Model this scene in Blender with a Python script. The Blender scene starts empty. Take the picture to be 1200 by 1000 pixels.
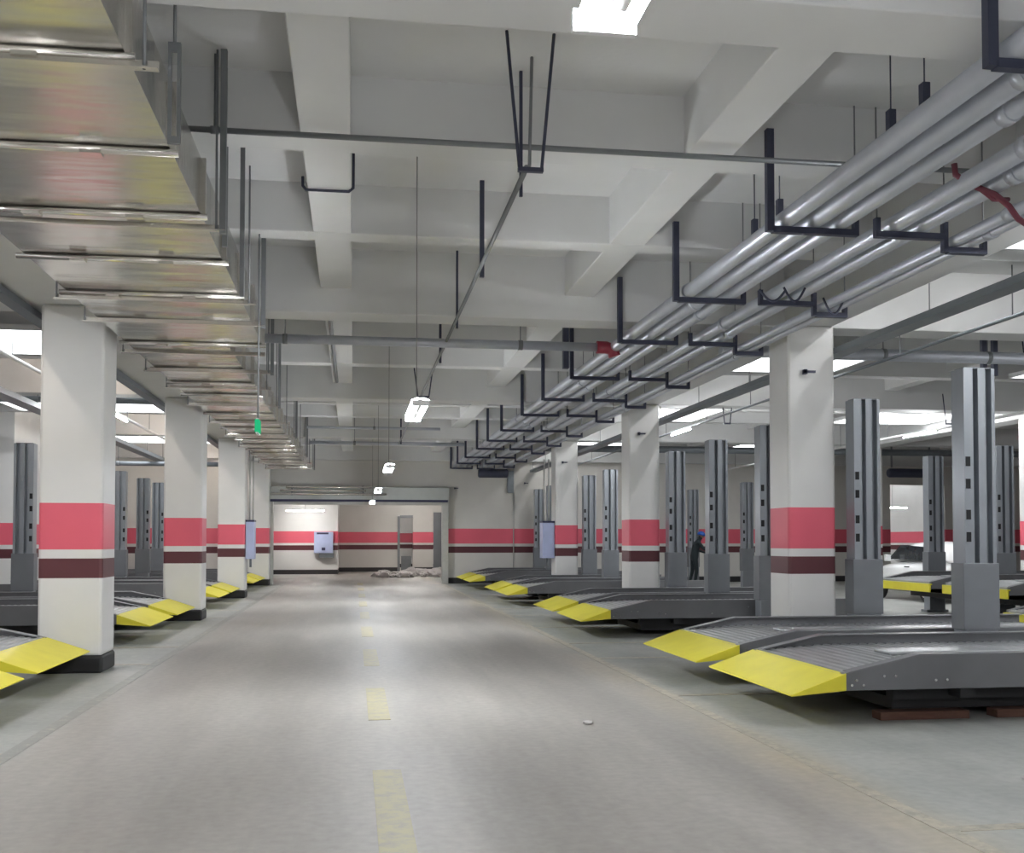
import bpy, bmesh, math, random
from mathutils import Vector, Matrix
random.seed(4)
S = bpy.context.scene
COL = S.collection
PI = math.pi

# ------------------------------------------------------------------ mesh helpers
class MB:
    def __init__(self): self.v = []; self.f = []; self.s = []
    def add(self, vs, fs, smooth=False):
        o = len(self.v); self.v += [tuple(p) for p in vs]
        for f in fs: self.f.append([o + i for i in f]); self.s.append(smooth)
        return self
    def box(self, x0, x1, y0, y1, z0, z1):
        return self.add([(x0,y0,z0),(x1,y0,z0),(x1,y1,z0),(x0,y1,z0),(x0,y0,z1),(x1,y0,z1),(x1,y1,z1),(x0,y1,z1)],
            [(0,3,2,1),(4,5,6,7),(0,1,5,4),(1,2,6,5),(2,3,7,6),(3,0,4,7)])
    def cbox(self, cx, cy, cz, w, d, h): return self.box(cx-w/2, cx+w/2, cy-d/2, cy+d/2, cz-h/2, cz+h/2)
    def prism(self, poly, axis, a, b):
        # poly: list of 2D points; axis: 'x','y','z' extrusion axis
        def P(p, t):
            return {'x': (t, p[0], p[1]), 'y': (p[0], t, p[1]), 'z': (p[0], p[1], t)}[axis]
        n = len(poly)
        vs = [P(p, a) for p in poly] + [P(p, b) for p in poly]
        fs = [tuple(range(n)), tuple(range(2*n-1, n-1, -1))] + [(i, i+n, (i+1) % n + n, (i+1) % n) for i in range(n)]
        return self.add(vs, fs)
    def tube(self, pts, r, n=12, cap=True):
        pts = [Vector(p) for p in pts]
        rings = []; up = None
        for i, p in enumerate(pts):
            if i == 0: t = pts[1]-pts[0]
            elif i == len(pts)-1: t = pts[-1]-pts[-2]
            else: t = (pts[i+1]-p).normalized() + (p-pts[i-1]).normalized()
            t.normalize()
            if up is None:
                up = Vector((0,0,1)) if abs(t.z) < .9 else Vector((0,1,0))
            a = t.cross(up)
            if a.length < 1e-4: a = t.cross(Vector((1,.3,0)))
            a.normalize(); b = a.cross(t).normalized(); up = b
            rr = r[i] if isinstance(r, (list, tuple)) else r
            rings.append([p + a*math.cos(2*PI*k/n)*rr + b*math.sin(2*PI*k/n)*rr for k in range(n)])
        o = len(self.v)
        for rg in rings: self.v += [tuple(q) for q in rg]
        for i in range(len(rings)-1):
            for k in range(n):
                self.f.append([o+i*n+k, o+i*n+(k+1)%n, o+(i+1)*n+(k+1)%n, o+(i+1)*n+k]); self.s.append(True)
        if cap:
            self.f.append([o+k for k in range(n)][::-1]); self.s.append(False)
            self.f.append([o+(len(rings)-1)*n+k for k in range(n)]); self.s.append(False)
        return self
    def build(self, name, mat=None, parent=None, bevel=0, loc=None):
        me = bpy.data.meshes.new(name)
        me.from_pydata(self.v, [], self.f)
        for p, s in zip(me.polygons, self.s): p.use_smooth = s
        bm = bmesh.new(); bm.from_mesh(me); bmesh.ops.recalc_face_normals(bm, faces=bm.faces); bm.to_mesh(me); bm.free()
        o = bpy.data.objects.new(name, me); COL.objects.link(o)
        if mat: me.materials.append(mat)
        if parent: o.parent = parent
        if loc: o.location = loc
        if bevel:
            m = o.modifiers.new('bevel', 'BEVEL'); m.width = bevel; m.segments = 2; m.limit_method = 'ANGLE'; m.angle_limit = .6
        return o

def tag(o, label=None, cat=None, group=None, kind=None):
    if label: o['label'] = label
    if cat: o['category'] = cat
    if group: o['group'] = group
    if kind: o['kind'] = kind
    return o
def empty(name, loc, label, cat, group=None, rz=0):
    o = bpy.data.objects.new(name, None); COL.objects.link(o); o.empty_display_size = .1
    o.location = loc; o.rotation_euler = (0,0,rz)
    return tag(o, label, cat, group)
def copy_tree(o, parent=None):
    c = o.copy(); COL.objects.link(c); c.parent = parent
    for ch in list(o.children): copy_tree(ch, c)
    return c
def struct(o): o['kind'] = 'structure'; return o
def center(mb, x, y, z=0):
    mb.v = [(a-x, b-y, c-z) for a, b, c in mb.v]; return mb

# ------------------------------------------------------------------ materials
def newmat(name):
    m = bpy.data.materials.new(name); m.use_nodes = True
    nt = m.node_tree; b = nt.nodes['Principled BSDF']
    return m, nt, b
def N(nt, t, **kw):
    n = nt.nodes.new(t)
    for k, v in kw.items():
        if k in n.inputs: n.inputs[k].default_value = v
        else: setattr(n, k, v)
    return n
def simple(name, col, rough=.5, metal=0, noise=.12, nscale=6, bump=0, bscale=40, stretch=(1,1,1), spec=.5):
    m, nt, b = newmat(name)
    b.inputs['Roughness'].default_value = rough; b.inputs['Metallic'].default_value = metal
    b.inputs['Specular IOR Level'].default_value = spec
    tc = N(nt, 'ShaderNodeNewGeometry'); mp = N(nt, 'ShaderNodeMapping'); mp.inputs['Scale'].default_value = stretch
    nt.links.new(tc.outputs['Position'], mp.inputs['Vector'])
    nz = N(nt, 'ShaderNodeTexNoise', Scale=nscale, Detail=5.0)
    nt.links.new(mp.outputs[0], nz.inputs['Vector'])
    mx = N(nt, 'ShaderNodeMix', data_type='RGBA')
    c = Vector(col)
    mx.inputs[6].default_value = (*(c*(1-noise)), 1); mx.inputs[7].default_value = (*[min(1, q) for q in c*(1+noise)], 1)
    nt.links.new(nz.outputs[0], mx.inputs[0]); nt.links.new(mx.outputs[2], b.inputs['Base Color'])
    if bump:
        n2 = N(nt, 'ShaderNodeTexNoise', Scale=bscale, Detail=3.0); nt.links.new(mp.outputs[0], n2.inputs['Vector'])
        bp = N(nt, 'ShaderNodeBump', Strength=bump, Distance=.02); nt.links.new(n2.outputs[0], bp.inputs['Height'])
        nt.links.new(bp.outputs[0], b.inputs['Normal'])
    return m
def emis(name, col, st):
    m = bpy.data.materials.new(name); m.use_nodes = True; nt = m.node_tree
    nt.nodes.clear(); e = nt.nodes.new('ShaderNodeEmission'); e.inputs[0].default_value = (*col, 1); e.inputs[1].default_value = st
    o = nt.nodes.new('ShaderNodeOutputMaterial'); nt.links.new(e.outputs[0], o.inputs[0]); return m

def banded(name, white=(.74,.735,.72)):
    """white paint, red band, thin white, dark maroon band, black skirting, by height"""
    m, nt, b = newmat(name); b.inputs['Roughness'].default_value = .42
    g = N(nt, 'ShaderNodeNewGeometry'); sp = N(nt, 'ShaderNodeSeparateXYZ'); nt.links.new(g.outputs['Position'], sp.inputs[0])
    dv = N(nt, 'ShaderNodeMath', operation='DIVIDE'); dv.inputs[1].default_value = 5.2; nt.links.new(sp.outputs[2], dv.inputs[0])
    cr = N(nt, 'ShaderNodeValToRGB'); cr.color_ramp.interpolation = 'CONSTANT'; nt.links.new(dv.outputs[0], cr.inputs[0])
    el = cr.color_ramp.elements
    stops = [(0,(.035,.033,.034)),(.19,white),(1.075,(.11,.03,.038)),(1.30,white),(1.385,(.76,.125,.18)),(1.91,white)]
    el[0].position = 0; el[0].color = (*stops[0][1], 1)
    el[1].position = stops[1][0]/5.2; el[1].color = (*stops[1][1], 1)
    for p, c in stops[2:]:
        e = el.new(p/5.2); e.color = (*c, 1)
    nz = N(nt, 'ShaderNodeTexNoise', Scale=1.3, Detail=6.0); nt.links.new(g.outputs['Position'], nz.inputs['Vector'])
    mr = N(nt, 'ShaderNodeMapRange'); mr.inputs['To Min'].default_value = .88; mr.inputs['To Max'].default_value = 1.06
    nt.links.new(nz.outputs[0], mr.inputs[0])
    vm = N(nt, 'ShaderNodeVectorMath', operation='SCALE'); nt.links.new(cr.outputs[0], vm.inputs[0]); nt.links.new(mr.outputs[0], vm.inputs['Scale'])
    nt.links.new(vm.outputs[0], b.inputs['Base Color'])
    n2 = N(nt, 'ShaderNodeTexNoise', Scale=60.0, Detail=2.0); nt.links.new(g.outputs['Position'], n2.inputs['Vector'])
    bp = N(nt, 'ShaderNodeBump', Strength=.06, Distance=.01); nt.links.new(n2.outputs[0], bp.inputs['Height']); nt.links.new(bp.outputs[0], b.inputs['Normal'])
    return m

def floor_mat():
    m, nt, b = newmat('epoxy_concrete')
    L = nt.links.new
    g = N(nt, 'ShaderNodeNewGeometry'); sp = N(nt, 'ShaderNodeSeparateXYZ'); L(g.outputs['Position'], sp.inputs[0])
    # large blotches, stretched along the lane by tyre wear
    mp = N(nt, 'ShaderNodeMapping'); mp.inputs['Scale'].default_value = (1.0, .22, 1); L(g.outputs['Position'], mp.inputs[0])
    n1 = N(nt, 'ShaderNodeTexNoise', Scale=1.1, Detail=7.0, Roughness=.6); L(mp.outputs[0], n1.inputs['Vector'])
    n2 = N(nt, 'ShaderNodeTexNoise', Scale=.45, Detail=5.0, Roughness=.6); L(g.outputs['Position'], n2.inputs['Vector'])
    n3 = N(nt, 'ShaderNodeTexNoise', Scale=14.0, Detail=4.0); L(g.outputs['Position'], n3.inputs['Vector'])
    ms4 = N(nt, 'ShaderNodeMapping'); ms4.inputs['Scale'].default_value = (1.3, .09, 1); L(g.outputs['Position'], ms4.inputs[0])
    n4 = N(nt, 'ShaderNodeTexNoise', Scale=1.5, Detail=6.0, Roughness=.65); L(ms4.outputs[0], n4.inputs['Vector'])
    # bay mask: |x-0.35| > 2.7
    a = N(nt, 'ShaderNodeMath', operation='SUBTRACT'); L(sp.outputs[0], a.inputs[0]); a.inputs[1].default_value = .33
    ab = N(nt, 'ShaderNodeMath', operation='ABSOLUTE'); L(a.outputs[0], ab.inputs[0])
    ms = N(nt, 'ShaderNodeMapRange'); ms.inputs['From Min'].default_value = 2.55; ms.inputs['From Max'].default_value = 2.8; L(ab.outputs[0], ms.inputs[0])
    lane = N(nt, 'ShaderNodeMix', data_type='RGBA'); lane.inputs[6].default_value = (.26,.243,.22,1); lane.inputs[7].default_value = (.37,.35,.32,1)
    cr = N(nt, 'ShaderNodeMapRange'); cr.inputs['From Min'].default_value = .33; cr.inputs['From Max'].default_value = .67; L(n1.outputs[0], cr.inputs[0]); L(cr.outputs[0], lane.inputs[0])
    bay = N(nt, 'ShaderNodeMix', data_type='RGBA'); bay.inputs[6].default_value = (.27,.28,.265,1); bay.inputs[7].default_value = (.39,.395,.37,1)
    c2 = N(nt, 'ShaderNodeMapRange'); c2.inputs['From Min'].default_value = .35; c2.inputs['From Max'].default_value = .65; L(n2.outputs[0], c2.inputs[0]); L(c2.outputs[0], bay.inputs[0])
    mx = N(nt, 'ShaderNodeMix', data_type='RGBA'); L(ms.outputs[0], mx.inputs[0]); L(lane.outputs[2], mx.inputs[6]); L(bay.outputs[2], mx.inputs[7])
    # dusty tan streaks along the right hand lane line
    d = N(nt, 'ShaderNodeMath', operation='SUBTRACT'); L(sp.outputs[0], d.inputs[0]); d.inputs[1].default_value = 2.95
    da = N(nt, 'ShaderNodeMath', operation='ABSOLUTE'); L(d.outputs[0], da.inputs[0])
    dm = N(nt, 'ShaderNodeMapRange'); dm.inputs['From Min'].default_value = 0.0; dm.inputs['From Max'].default_value = .40; dm.inputs['To Min'].default_value = 1.0; dm.inputs['To Max'].default_value = 0.0; L(da.outputs[0], dm.inputs[0])
    dn = N(nt, 'ShaderNodeMath', operation='MULTIPLY'); L(dm.outputs[0], dn.inputs[0]); L(c2.outputs[0], dn.inputs[1])
    dust = N(nt, 'ShaderNodeMix', data_type='RGBA'); L(dn.outputs[0], dust.inputs[0]); L(mx.outputs[2], dust.inputs[6]); dust.inputs[7].default_value = (.42,.37,.28,1)
    fn = N(nt, 'ShaderNodeMapRange'); fn.inputs['To Min'].default_value = .8; fn.inputs['To Max'].default_value = 1.2; L(n3.outputs[0], fn.inputs[0])
    st = N(nt, 'ShaderNodeMapRange'); st.inputs['From Min'].default_value = .3; st.inputs['From Max'].default_value = .7; st.inputs['To Min'].default_value = .90; st.inputs['To Max'].default_value = 1.10; L(n4.outputs[0], st.inputs[0])
    sm = N(nt, 'ShaderNodeMath', operation='MULTIPLY'); L(fn.outputs[0], sm.inputs[0]); L(st.outputs[0], sm.inputs[1])
    vm = N(nt, 'ShaderNodeVectorMath', operation='SCALE'); L(dust.outputs[2], vm.inputs[0]); L(sm.outputs[0], vm.inputs['Scale'])
    L(vm.outputs[0], b.inputs['Base Color'])
    rr = N(nt, 'ShaderNodeMapRange'); rr.inputs['To Min'].default_value = .36; rr.inputs['To Max'].default_value = .66; L(n1.outputs[0], rr.inputs[0]); L(rr.outputs[0], b.inputs['Roughness'])
    bp = N(nt, 'ShaderNodeBump', Strength=.08, Distance=.01); L(n3.outputs[0], bp.inputs['Height']); L(bp.outputs[0], b.inputs['Normal'])
    return m

def duct_mat():
    m, nt, b = newmat('galvanised_duct'); L = nt.links.new
    b.inputs['Metallic'].default_value = 1; b.inputs['Base Color'].default_value = (.74,.73,.70,1); b.inputs['Roughness'].default_value = .14
    g = N(nt, 'ShaderNodeNewGeometry'); mp = N(nt, 'ShaderNodeMapping'); mp.inputs['Scale'].default_value = (.35, 1.5, .6); L(g.outputs['Position'], mp.inputs[0])
    n = N(nt, 'ShaderNodeTexNoise', Scale=3.2, Detail=2.0); L(mp.outputs[0], n.inputs['Vector'])
    bp = N(nt, 'ShaderNodeBump', Strength=.35, Distance=.03); L(n.outputs[0], bp.inputs['Height']); L(bp.outputs[0], b.inputs['Normal'])
    n2 = N(nt, 'ShaderNodeTexNoise', Scale=2.0, Detail=4.0); L(g.outputs['Position'], n2.inputs['Vector'])
    r = N(nt, 'ShaderNodeMapRange'); r.inputs['To Min'].default_value = .15; r.inputs['To Max'].default_value = .32; L(n2.outputs[0], r.inputs[0]); L(r.outputs[0], b.inputs['Roughness'])
    return m

def worn(name, col, under, thresh=.45):
    m, nt, b = newmat(name); L = nt.links.new; b.inputs['Roughness'].default_value = .5
    g = N(nt, 'ShaderNodeNewGeometry'); n = N(nt, 'ShaderNodeTexNoise', Scale=9.0, Detail=8.0, Roughness=.7); L(g.outputs['Position'], n.inputs['Vector'])
    r = N(nt, 'ShaderNodeMapRange'); r.inputs['From Min'].default_value = thresh-.1; r.inputs['From Max'].default_value = thresh+.12; L(n.outputs[0], r.inputs[0])
    mx = N(nt, 'ShaderNodeMix', data_type='RGBA'); L(r.outputs[0], mx.inputs[0]); mx.inputs[6].default_value = (*under,1); mx.inputs[7].default_value = (*col,1)
    L(mx.outputs[2], b.inputs['Base Color']); return m

M = dict(
    floor=floor_mat(), band=banded('banded_wall_paint'), wallp=banded('banded_far_wall_paint', (.66,.64,.60)),
    ceil=simple('ceiling_paint', (.70,.70,.695), .75, nscale=1.2, noise=.10, bump=.1, bscale=18),
    beam=simple('beam_paint', (.68,.68,.675), .7, nscale=1.6, noise=.07),
    duct=duct_mat(),
    zinc=simple('zinc_pipe', (.54,.565,.62), .38, .55, nscale=3, noise=.15),
    bar=simple('bright_zinc_angle', (.80,.77,.72), .22, 1, nscale=5, noise=.1),
    greybar=simple('grey_primer_steel', (.22,.23,.24), .5, .3),
    dark=simple('dark_blue_steel', (.055,.06,.095), .5, .3, noise=.2),
    lift=simple('lift_grey_paint', (.16,.163,.172), .38, .25, nscale=3, noise=.18),
    post=simple('post_grey_paint', (.27,.29,.315), .34, .35, nscale=2.5, noise=.15),
    postdark=simple('post_dark_paint', (.17,.18,.195), .45, .25, nscale=2.5, noise=.15),
    deck=simple('zinc_deck', (.42,.43,.44), .36, .6, nscale=7, noise=.35, bump=.15, bscale=30, stretch=(1,.25,1)),
    yellow=simple('ramp_yellow_paint', (.74,.66,.045), .42, 0, nscale=5, noise=.10),
    black=simple('black_rubber', (.018,.018,.02), .6),
    hole=simple('dark_slot', (.008,.008,.01), .8),
    chrome=simple('bolt_steel', (.7,.7,.7), .25, 1),
    timber=simple('red_brown_timber', (.10,.045,.03), .8, nscale=8, noise=.4, stretch=(1,6,6)),
    white=simple('white_enamel', (.78,.78,.78), .3),
    bluebox=simple('pale_blue_box_paint', (.42,.47,.68), .35),
    greenbox=simple('pale_grey_conduit', (.5,.5,.48), .4, .2),
    red=simple('red_pipe_paint', (.32,.035,.06), .4),
    redhose=simple('dark_red_hose', (.16,.03,.05), .5),
    bluetape=simple('blue_tape', (.06,.26,.42), .5),
    shutter=simple('shutter_box_steel', (.50,.52,.50), .4, .4, nscale=3),
    jamb=simple('shutter_rail_steel', (.52,.52,.49), .4, .4),
    navy=simple('navy_seal', (.03,.03,.08), .5),
    tray=simple('cable_tray_steel', (.20,.22,.24), .45, .5),
    sack=simple('dusty_white_sheet', (.50,.47,.46), .8, nscale=3, noise=.35),
    carpaint=simple('white_car_paint', (.80,.80,.80), .2, noise=.02),
    glass=simple('tinted_glass', (.03,.035,.04), .08),
    skin=simple('skin', (.42,.23,.16), .6), cloth=simple('black_workwear', (.012,.02,.024), .8), helmet=simple('blue_helmet_plastic', (.02,.10,.42), .3),
    maroon=simple('maroon_cloth', (.10,.012,.03), .8),
    lamp=emis('lamp_tube', (.92,.955,1.0), 88), lampwarm=emis('far_lamp_tube', (1,.97,.93), 36),
    batten=emis('added_batten_tube', (.97,.985,1.0), 85), battenwarm=emis('added_warm_batten_tube', (1.0,.87,.76), 110), baylamp=emis('bay_lamp_tube', (.96,.98,1.0), 150), panelglow=emis('panel_light', (.95,.98,1.0), 1.1), green=emis('green_sign_light', (.03,.62,.26), .2), wire=simple('thin_cord', (.22,.22,.22), .6),
    linefaint=worn('faint_cream_line', (.40,.38,.32), (.26,.26,.24), .60), lineyel=worn('worn_yellow_line', (.36,.32,.17), (.27,.25,.20), .44), linewhite=worn('worn_cream_line', (.46,.42,.33), (.30,.28,.23), .48),
)

# ------------------------------------------------------------------ constants
XL, XR, YB, YW = -14.0, 26.0, -11.0, 37.5
SLAB, RIB, MAIN, COLB = 5.1, 4.6, 4.3, 4.2
MAINY = [13.45 + 8*k for k in range(-3, 4)]
RIBY = [y + d for y in MAINY for d in (2.95, 5.5) if y + d < YW]

# ------------------------------------------------------------------ shell
fl = struct(MB().box(XL-1, XR+1, YB-1, 66, -.3, 0).build('floor', M['floor'])); fl['label'] = 'worn grey-tan painted concrete garage floor'
# lane markings, painted children of the floor
def mark(x0, x1, y0, y1, mat, nm='lane_line'):
    return MB().box(x0, x1, y0, y1, .0, .003).build(nm, mat, fl)
y = 1.2
while y < 37:
    mark(.125, .31, y, y+1.95, M['lineyel'], 'lane_dash'); y += 3.92
mark(3.0, 3.10, -4, 37, M['linewhite']); mark(-2.44, -2.33, -4, 37, M['linefaint'])
for yy in (5.15, 10.0, 13.3, 15.3, 18.2, 21.2, 23.3, 26.2, 29.3):
    mark(3.1, 9.6, yy, yy+.1, M['linewhite'], 'bay_line')
for yy in (7.9, 13.45, 15.6, 21.4, 23.6):
    mark(-8.0, -2.44, yy, yy+.1, M['linewhite'], 'bay_line')

# ceiling slab with beams
ce = struct(MB().box(XL-1, XR+1, YB-1, YW+.3, SLAB, SLAB+.25).build('ceiling', M['ceil'])); ce['label'] = 'grey-white painted concrete ceiling slab with downstand beams'
for yy in MAINY: MB().box(XL, XR, yy-.25, yy+.25, MAIN, SLAB+.02).build('main_beam', M['beam'], ce, bevel=.012)
for yy in RIBY: MB().box(XL, XR, yy-.15, yy+.15, RIB, SLAB+.02).build('ceiling_rib', M['beam'], ce, bevel=.01)
for xx in (-.23, 2.82): MB().box(xx-.19, xx+.19, YB, YW, RIB+.006, SLAB+.02).build('ceiling_rib', M['beam'], ce, bevel=.01)
for xx in (11.3, 20.5): MB().box(xx-.15, xx+.15, YB, YW, RIB+.1, SLAB+.02).build('ceiling_rib', M['beam'], ce, bevel=.01)
for x0_, x1_ in ((-12.6,-12.0), (-3.84,-2.92), (5.56,6.13), (14.55,15.15), (23.7,24.3)): MB().box(x0_, x1_, YB, YW, COLB if x0_ != 5.56 else 4.28, SLAB+.02).build('column_line_beam', M['beam'], ce, bevel=.012)

# wide luminous panels hung just under the ribs of the side bays
def panel(x0, x1, y0, y1, label):
    e = empty('light_panel', ((x0+x1)/2, (y0+y1)/2, 4.5), label, 'light panel', 'wide bright light panels under the ceiling')
    w, d = (x1-x0)/2, (y1-y0)/2
    MB().box(-w+.03, w-.03, -d+.03, d-.03, .0, .02).build('diffuser', M['panelglow'], e)
    MB().box(-w, w, -d, d, .021, .07).box(-w, -w+.028, -d, d, -.01, .021).box(w-.028, w, -d, d, -.01, .021).box(-w, w, -d, -d+.028, -.01, .021).box(-w, w, d-.028, d, -.01, .021).build('housing', M['white'], e)
    for a in (-.4, .4):
        for b in (-.7, .7): MB().tube([(w*b, d*a, .06), (w*b, d*a, SLAB-4.5)], .008, 6).build('rod', M['greybar'], e)
pn = ['behind the camera', 'nearest', 'second', 'third', 'farthest']
for k, (y0, y1) in enumerate(((-.3, 2.0), (7.7, 10.0), (15.9, 18.0), (23.4, 25.8), (31.2, 33.8))):
    panel(6.2, 8.4, y0, y1, 'bright white ceiling panel just right of the right pillar line, %s' % pn[k])
    panel(11.9, 14.5, y0, y1 if k != 3 else 25.6, 'bright white ceiling panel over the far aisle on the right, %s' % pn[k])
    panel(-7.6, -4.2, y0, y1, 'bright white ceiling panel in the left bay, %s' % pn[k])

# walls
def wall(nm, x0, x1, y0, y1, z0=0, z1=SLAB, mat='band', label=None):
    o = struct(MB().box(x0, x1, y0, y1, z0, z1).build(nm, M[mat]))
    if label: o['label'] = label
    return o
OX0, OX1, OH = -2.83, 3.14, 2.8
w = struct(MB().box(XL, OX0, YW, YW+.25, 0, SLAB).box(OX0, OX1, YW, YW+.25, OH, SLAB).box(OX1, 19.9, YW, YW+.25, 0, SLAB).box(22.1, XR, YW, YW+.25, 0, SLAB).box(19.9, 22.1, YW, YW+.25, 3.6, SLAB).build('wall_far', M['wallp']))
w['label'] = 'far white wall with red and maroon bands around the wide opening'
wall('wall_left', XL-.25, XL, YB, YW); wall('wall_right', XR, XR+.25, YB, YW+26); wall('wall_back', XL, XR, YB-.25, YB)
wall('wall_left_block', XL, -8.1, 27.1, YW, 0, SLAB, 'band', 'white banded wall block at the left edge behind the nearest left pillar')
# room beyond the opening
wall('wall_beyond_left', -7.25, -7, YW+.25, 64, 0, 4.2); wall('wall_beyond_right', 7, 7.25, YW+.25, 64, 0, 4.2)
wall('wall_beyond_block', -7, -.72, 48.7, 52.5, 0, 4.2, 'band', 'white banded wall block carrying the pale blue cabinet beyond the opening')
struct(MB().box(-.72, 2.1, 52.5, 52.75, 0, 4.2).box(2.85, 3.85, 52.5, 52.75, 0, 4.2).box(2.1, 2.85, 52.5, 52.75, 2.75, 4.2).box(3.85, 7, 52.5, 52.75, 2.9, 4.2).box(4.6, 7, 52.5, 52.75, 0, 2.9).build('wall_beyond_far', M['wallp']))
wall('wall_beyond_end', -7, 26, 60.5, 60.75, 0, 5.1)
struct(MB().box(-7.2, 7.2, YW+.25, 61, 4.0, 4.2).build('ceiling_beyond', M['ceil']))
struct(MB().box(7.25, XR, YW+.3, 61, 4.6, 4.8).build('ceiling_beyond_right', M['ceil']))
d1 = struct(MB().box(2.1, 2.22, 52.4, 52.5, 0, 2.7).box(2.22, 2.85, 52.4, 52.5, 2.62, 2.75).box(2.3, 2.8, 52.9, 52.95, 0, .75).build('door_1', M['greybar']))
d2 = struct(MB().box(3.86, 4.6, 52.46, 52.52, 0, 2.9).build('door_2', M['postdark']))
for x0, x1, nm in ((OX1+.1, 19.9, 'baseboard_far'), (XL, OX0-.1, 'baseboard_far_left')):
    struct(MB().box(x0, x1, YW-.02, YW, 0, .17).build(nm, M['black']))
# roller shutter over the opening
rs = empty('roller_shutter', (.15, YW, 0), 'grey roller shutter box with navy seal spanning the wide far opening', 'roller shutter')
MB().box(-3.25, 3.12, -.42, 0, 2.86, 3.36).build('shutter_box', M['shutter'], rs, bevel=.02)
MB().box(-3.22, 3.08, -.44, -.42, 2.84, 2.92).build('seal_strip', M['navy'], rs)
for sx in (-1, 1): MB().box(sx*3.0-.11, sx*3.0+.11, -.30, 0, 0, 2.86).build('guide_rail', M['jamb'], rs, bevel=.01)
MB().box(-2.88, 2.88, -.27, -.2, 2.74, 2.86).build('bottom_bar', M['jamb'], rs)
# pipes lying on the shutter box
pz = empty('pipe_bundle', (-.6, YW-.5, 3.1), 'bright metal pipes fixed along the front of the roller shutter box', 'pipe bundle')
for z_, a, b in ((.24, -1.7, 1.2), (.12, -1.9, 1.0), (.0, -2.3, 1.7)):
    MB().tube([(a, 0, z_), (b, 0, z_)], .04, 12).build('pipe', M['bar'], pz)
for a in (-1.5, .9): MB().box(a-.02, a+.02, -.03, .06, -.05, .29).build('pipe_strap', M['greybar'], pz)

# ------------------------------------------------------------------ columns
def column(x0, x1, y0, dep, label, top=COLB):
    cx, cy = (x0+x1)/2, y0+dep/2
    e = empty('pillar', (cx, cy, 0), label, 'pillar', 'banded concrete pillars')
    MB().box(x0-cx, x1-cx, -dep/2, dep/2, .19, top).build('shaft', M['band'], e, bevel=.035)
    MB().box(x0-cx-.012, x1-cx+.012, -dep/2-.012, dep/2+.012, 0, .20).build('kick_base', M['black'], e, bevel=.03)
    return e
ordn = ['nearest', 'second nearest', 'third nearest', 'farthest']
for k in range(4):
    column(-3.53, -2.83, 12.70+8*k, .64, 'square white pillar with red and maroon bands, %s on the left of the lane' % ordn[k])
for k in range(3):
    column(5.50, 6.14, 12.98+8*k, .64, 'square white pillar with red and maroon bands, %s on the right of the lane' % ordn[k], 4.28)
column(-3.53, -2.83, 4.7, .64, 'square white banded pillar beside the camera on the left, cut off by the frame')
column(5.50, 6.14, 4.98, .64, 'square white banded pillar beside the camera on the right, cut off by the frame', 4.28)
for k, lb in zip(range(4), ('white banded pillar far right beside the camera aisle, outside the frame', 'white banded pillar in the second aisle, beyond the right edge', 'white banded pillar in the far aisle above the white car', 'white banded pillar farthest back in the far aisle')):
    column(14.5, 15.15, 4.98+8*k, .64, lb)

# ------------------------------------------------------------------ parking lifts
TIPZ = .25
def rail_poly(sx):
    return [(.45*sx,.285),(.45*sx,.425),(1.12*sx,.565),(4.9*sx,.565),(4.9*sx,.285)]
def platform(sx, W):
    """front tip at local x=0, deck runs to x=sx*4.9; width W along y, centred"""
    e = bpy.data.objects.new('lift_platform', None); COL.objects.link(e); e.empty_display_size = .1
    for a in (-1, 1):
        y0, y1 = (a*W/2-.07, a*W/2) if a > 0 else (-W/2, -W/2+.07)
        r = MB().prism(rail_poly(sx), 'y', y0, y1)
        # folded top lip
        lip = [(.5*sx,.425),(1.13*sx,.56),(4.9*sx,.56),(4.9*sx,.572),(1.12*sx,.572),(.5*sx,.437)]
        yl0, yl1 = (y0-.06, y1) if a > 0 else (y0, y1+.06)
        r.prism(lip, 'y', yl0, yl1)
        r.build('side_rail', M['lift'], e, bevel=.006)
    # corrugated deck: ridges run across the platform
    prof = []; u = .44
    def dz(u): return .418 + (.045*(u-.44)/.7 if u < 1.14 else .045)
    i = 0
    while u < 4.88:
        h = dz(u) + (.011 if (i//2) % 2 else 0)
        prof.append((u*sx, h)); u += .014 if i % 2 else .034; i += 1
    prof += [(4.88*sx, .463), (4.88*sx, .40), (1.14*sx,.40), (.44*sx, .36)]
    MB().prism(prof, 'y', -W/2+.07, W/2-.07).build('deck', M['deck'], e)
    # centre hump and two wheel-guides
    MB().box(min(1.3*sx,4.7*sx), max(1.3*sx,4.7*sx), -.16, .16, .47, .505).build('centre_rib', M['deck'], e, bevel=.012)
    # yellow entry ramp
    rp = [(0,TIPZ),(.47*sx,.288),(.47*sx,.428),(0,TIPZ+.014)]
    MB().prism(rp, 'y', -W/2-.015, W/2+.015).build('ramp', M['yellow'], e, bevel=.004)
    # underframe with added shade slab and short feet on the floor
    f = MB()
    for a in (-1, 1): f.box(min(1.0*sx,4.8*sx), max(1.0*sx,4.8*sx), a*.7-.06, a*.7+.06, .17, .30)
    x0, x1 = sorted((1.05*sx, 4.8*sx)); f.box(x0, x1, -W/2+.35, W/2-.12, .075, .17)  # black slab added below the deck to deepen the shade there
    for u in (1.5, 3.2, 4.7): f.box(min(u*sx,(u+.12)*sx), max(u*sx,(u+.12)*sx), -W/2+.05, W/2-.05, .2, .3)
    f.build('underframe_shade', M['black'], e)
    for u in (2.4, 4.4):
        for a in (-1, 1):
            x0, x1 = sorted((u*sx, (u+.15)*sx))
            MB().box(x0, x1, a*.7-.07, a*.7+.07, 0, .18).build('foot', M['black'], e)
    return e
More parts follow.
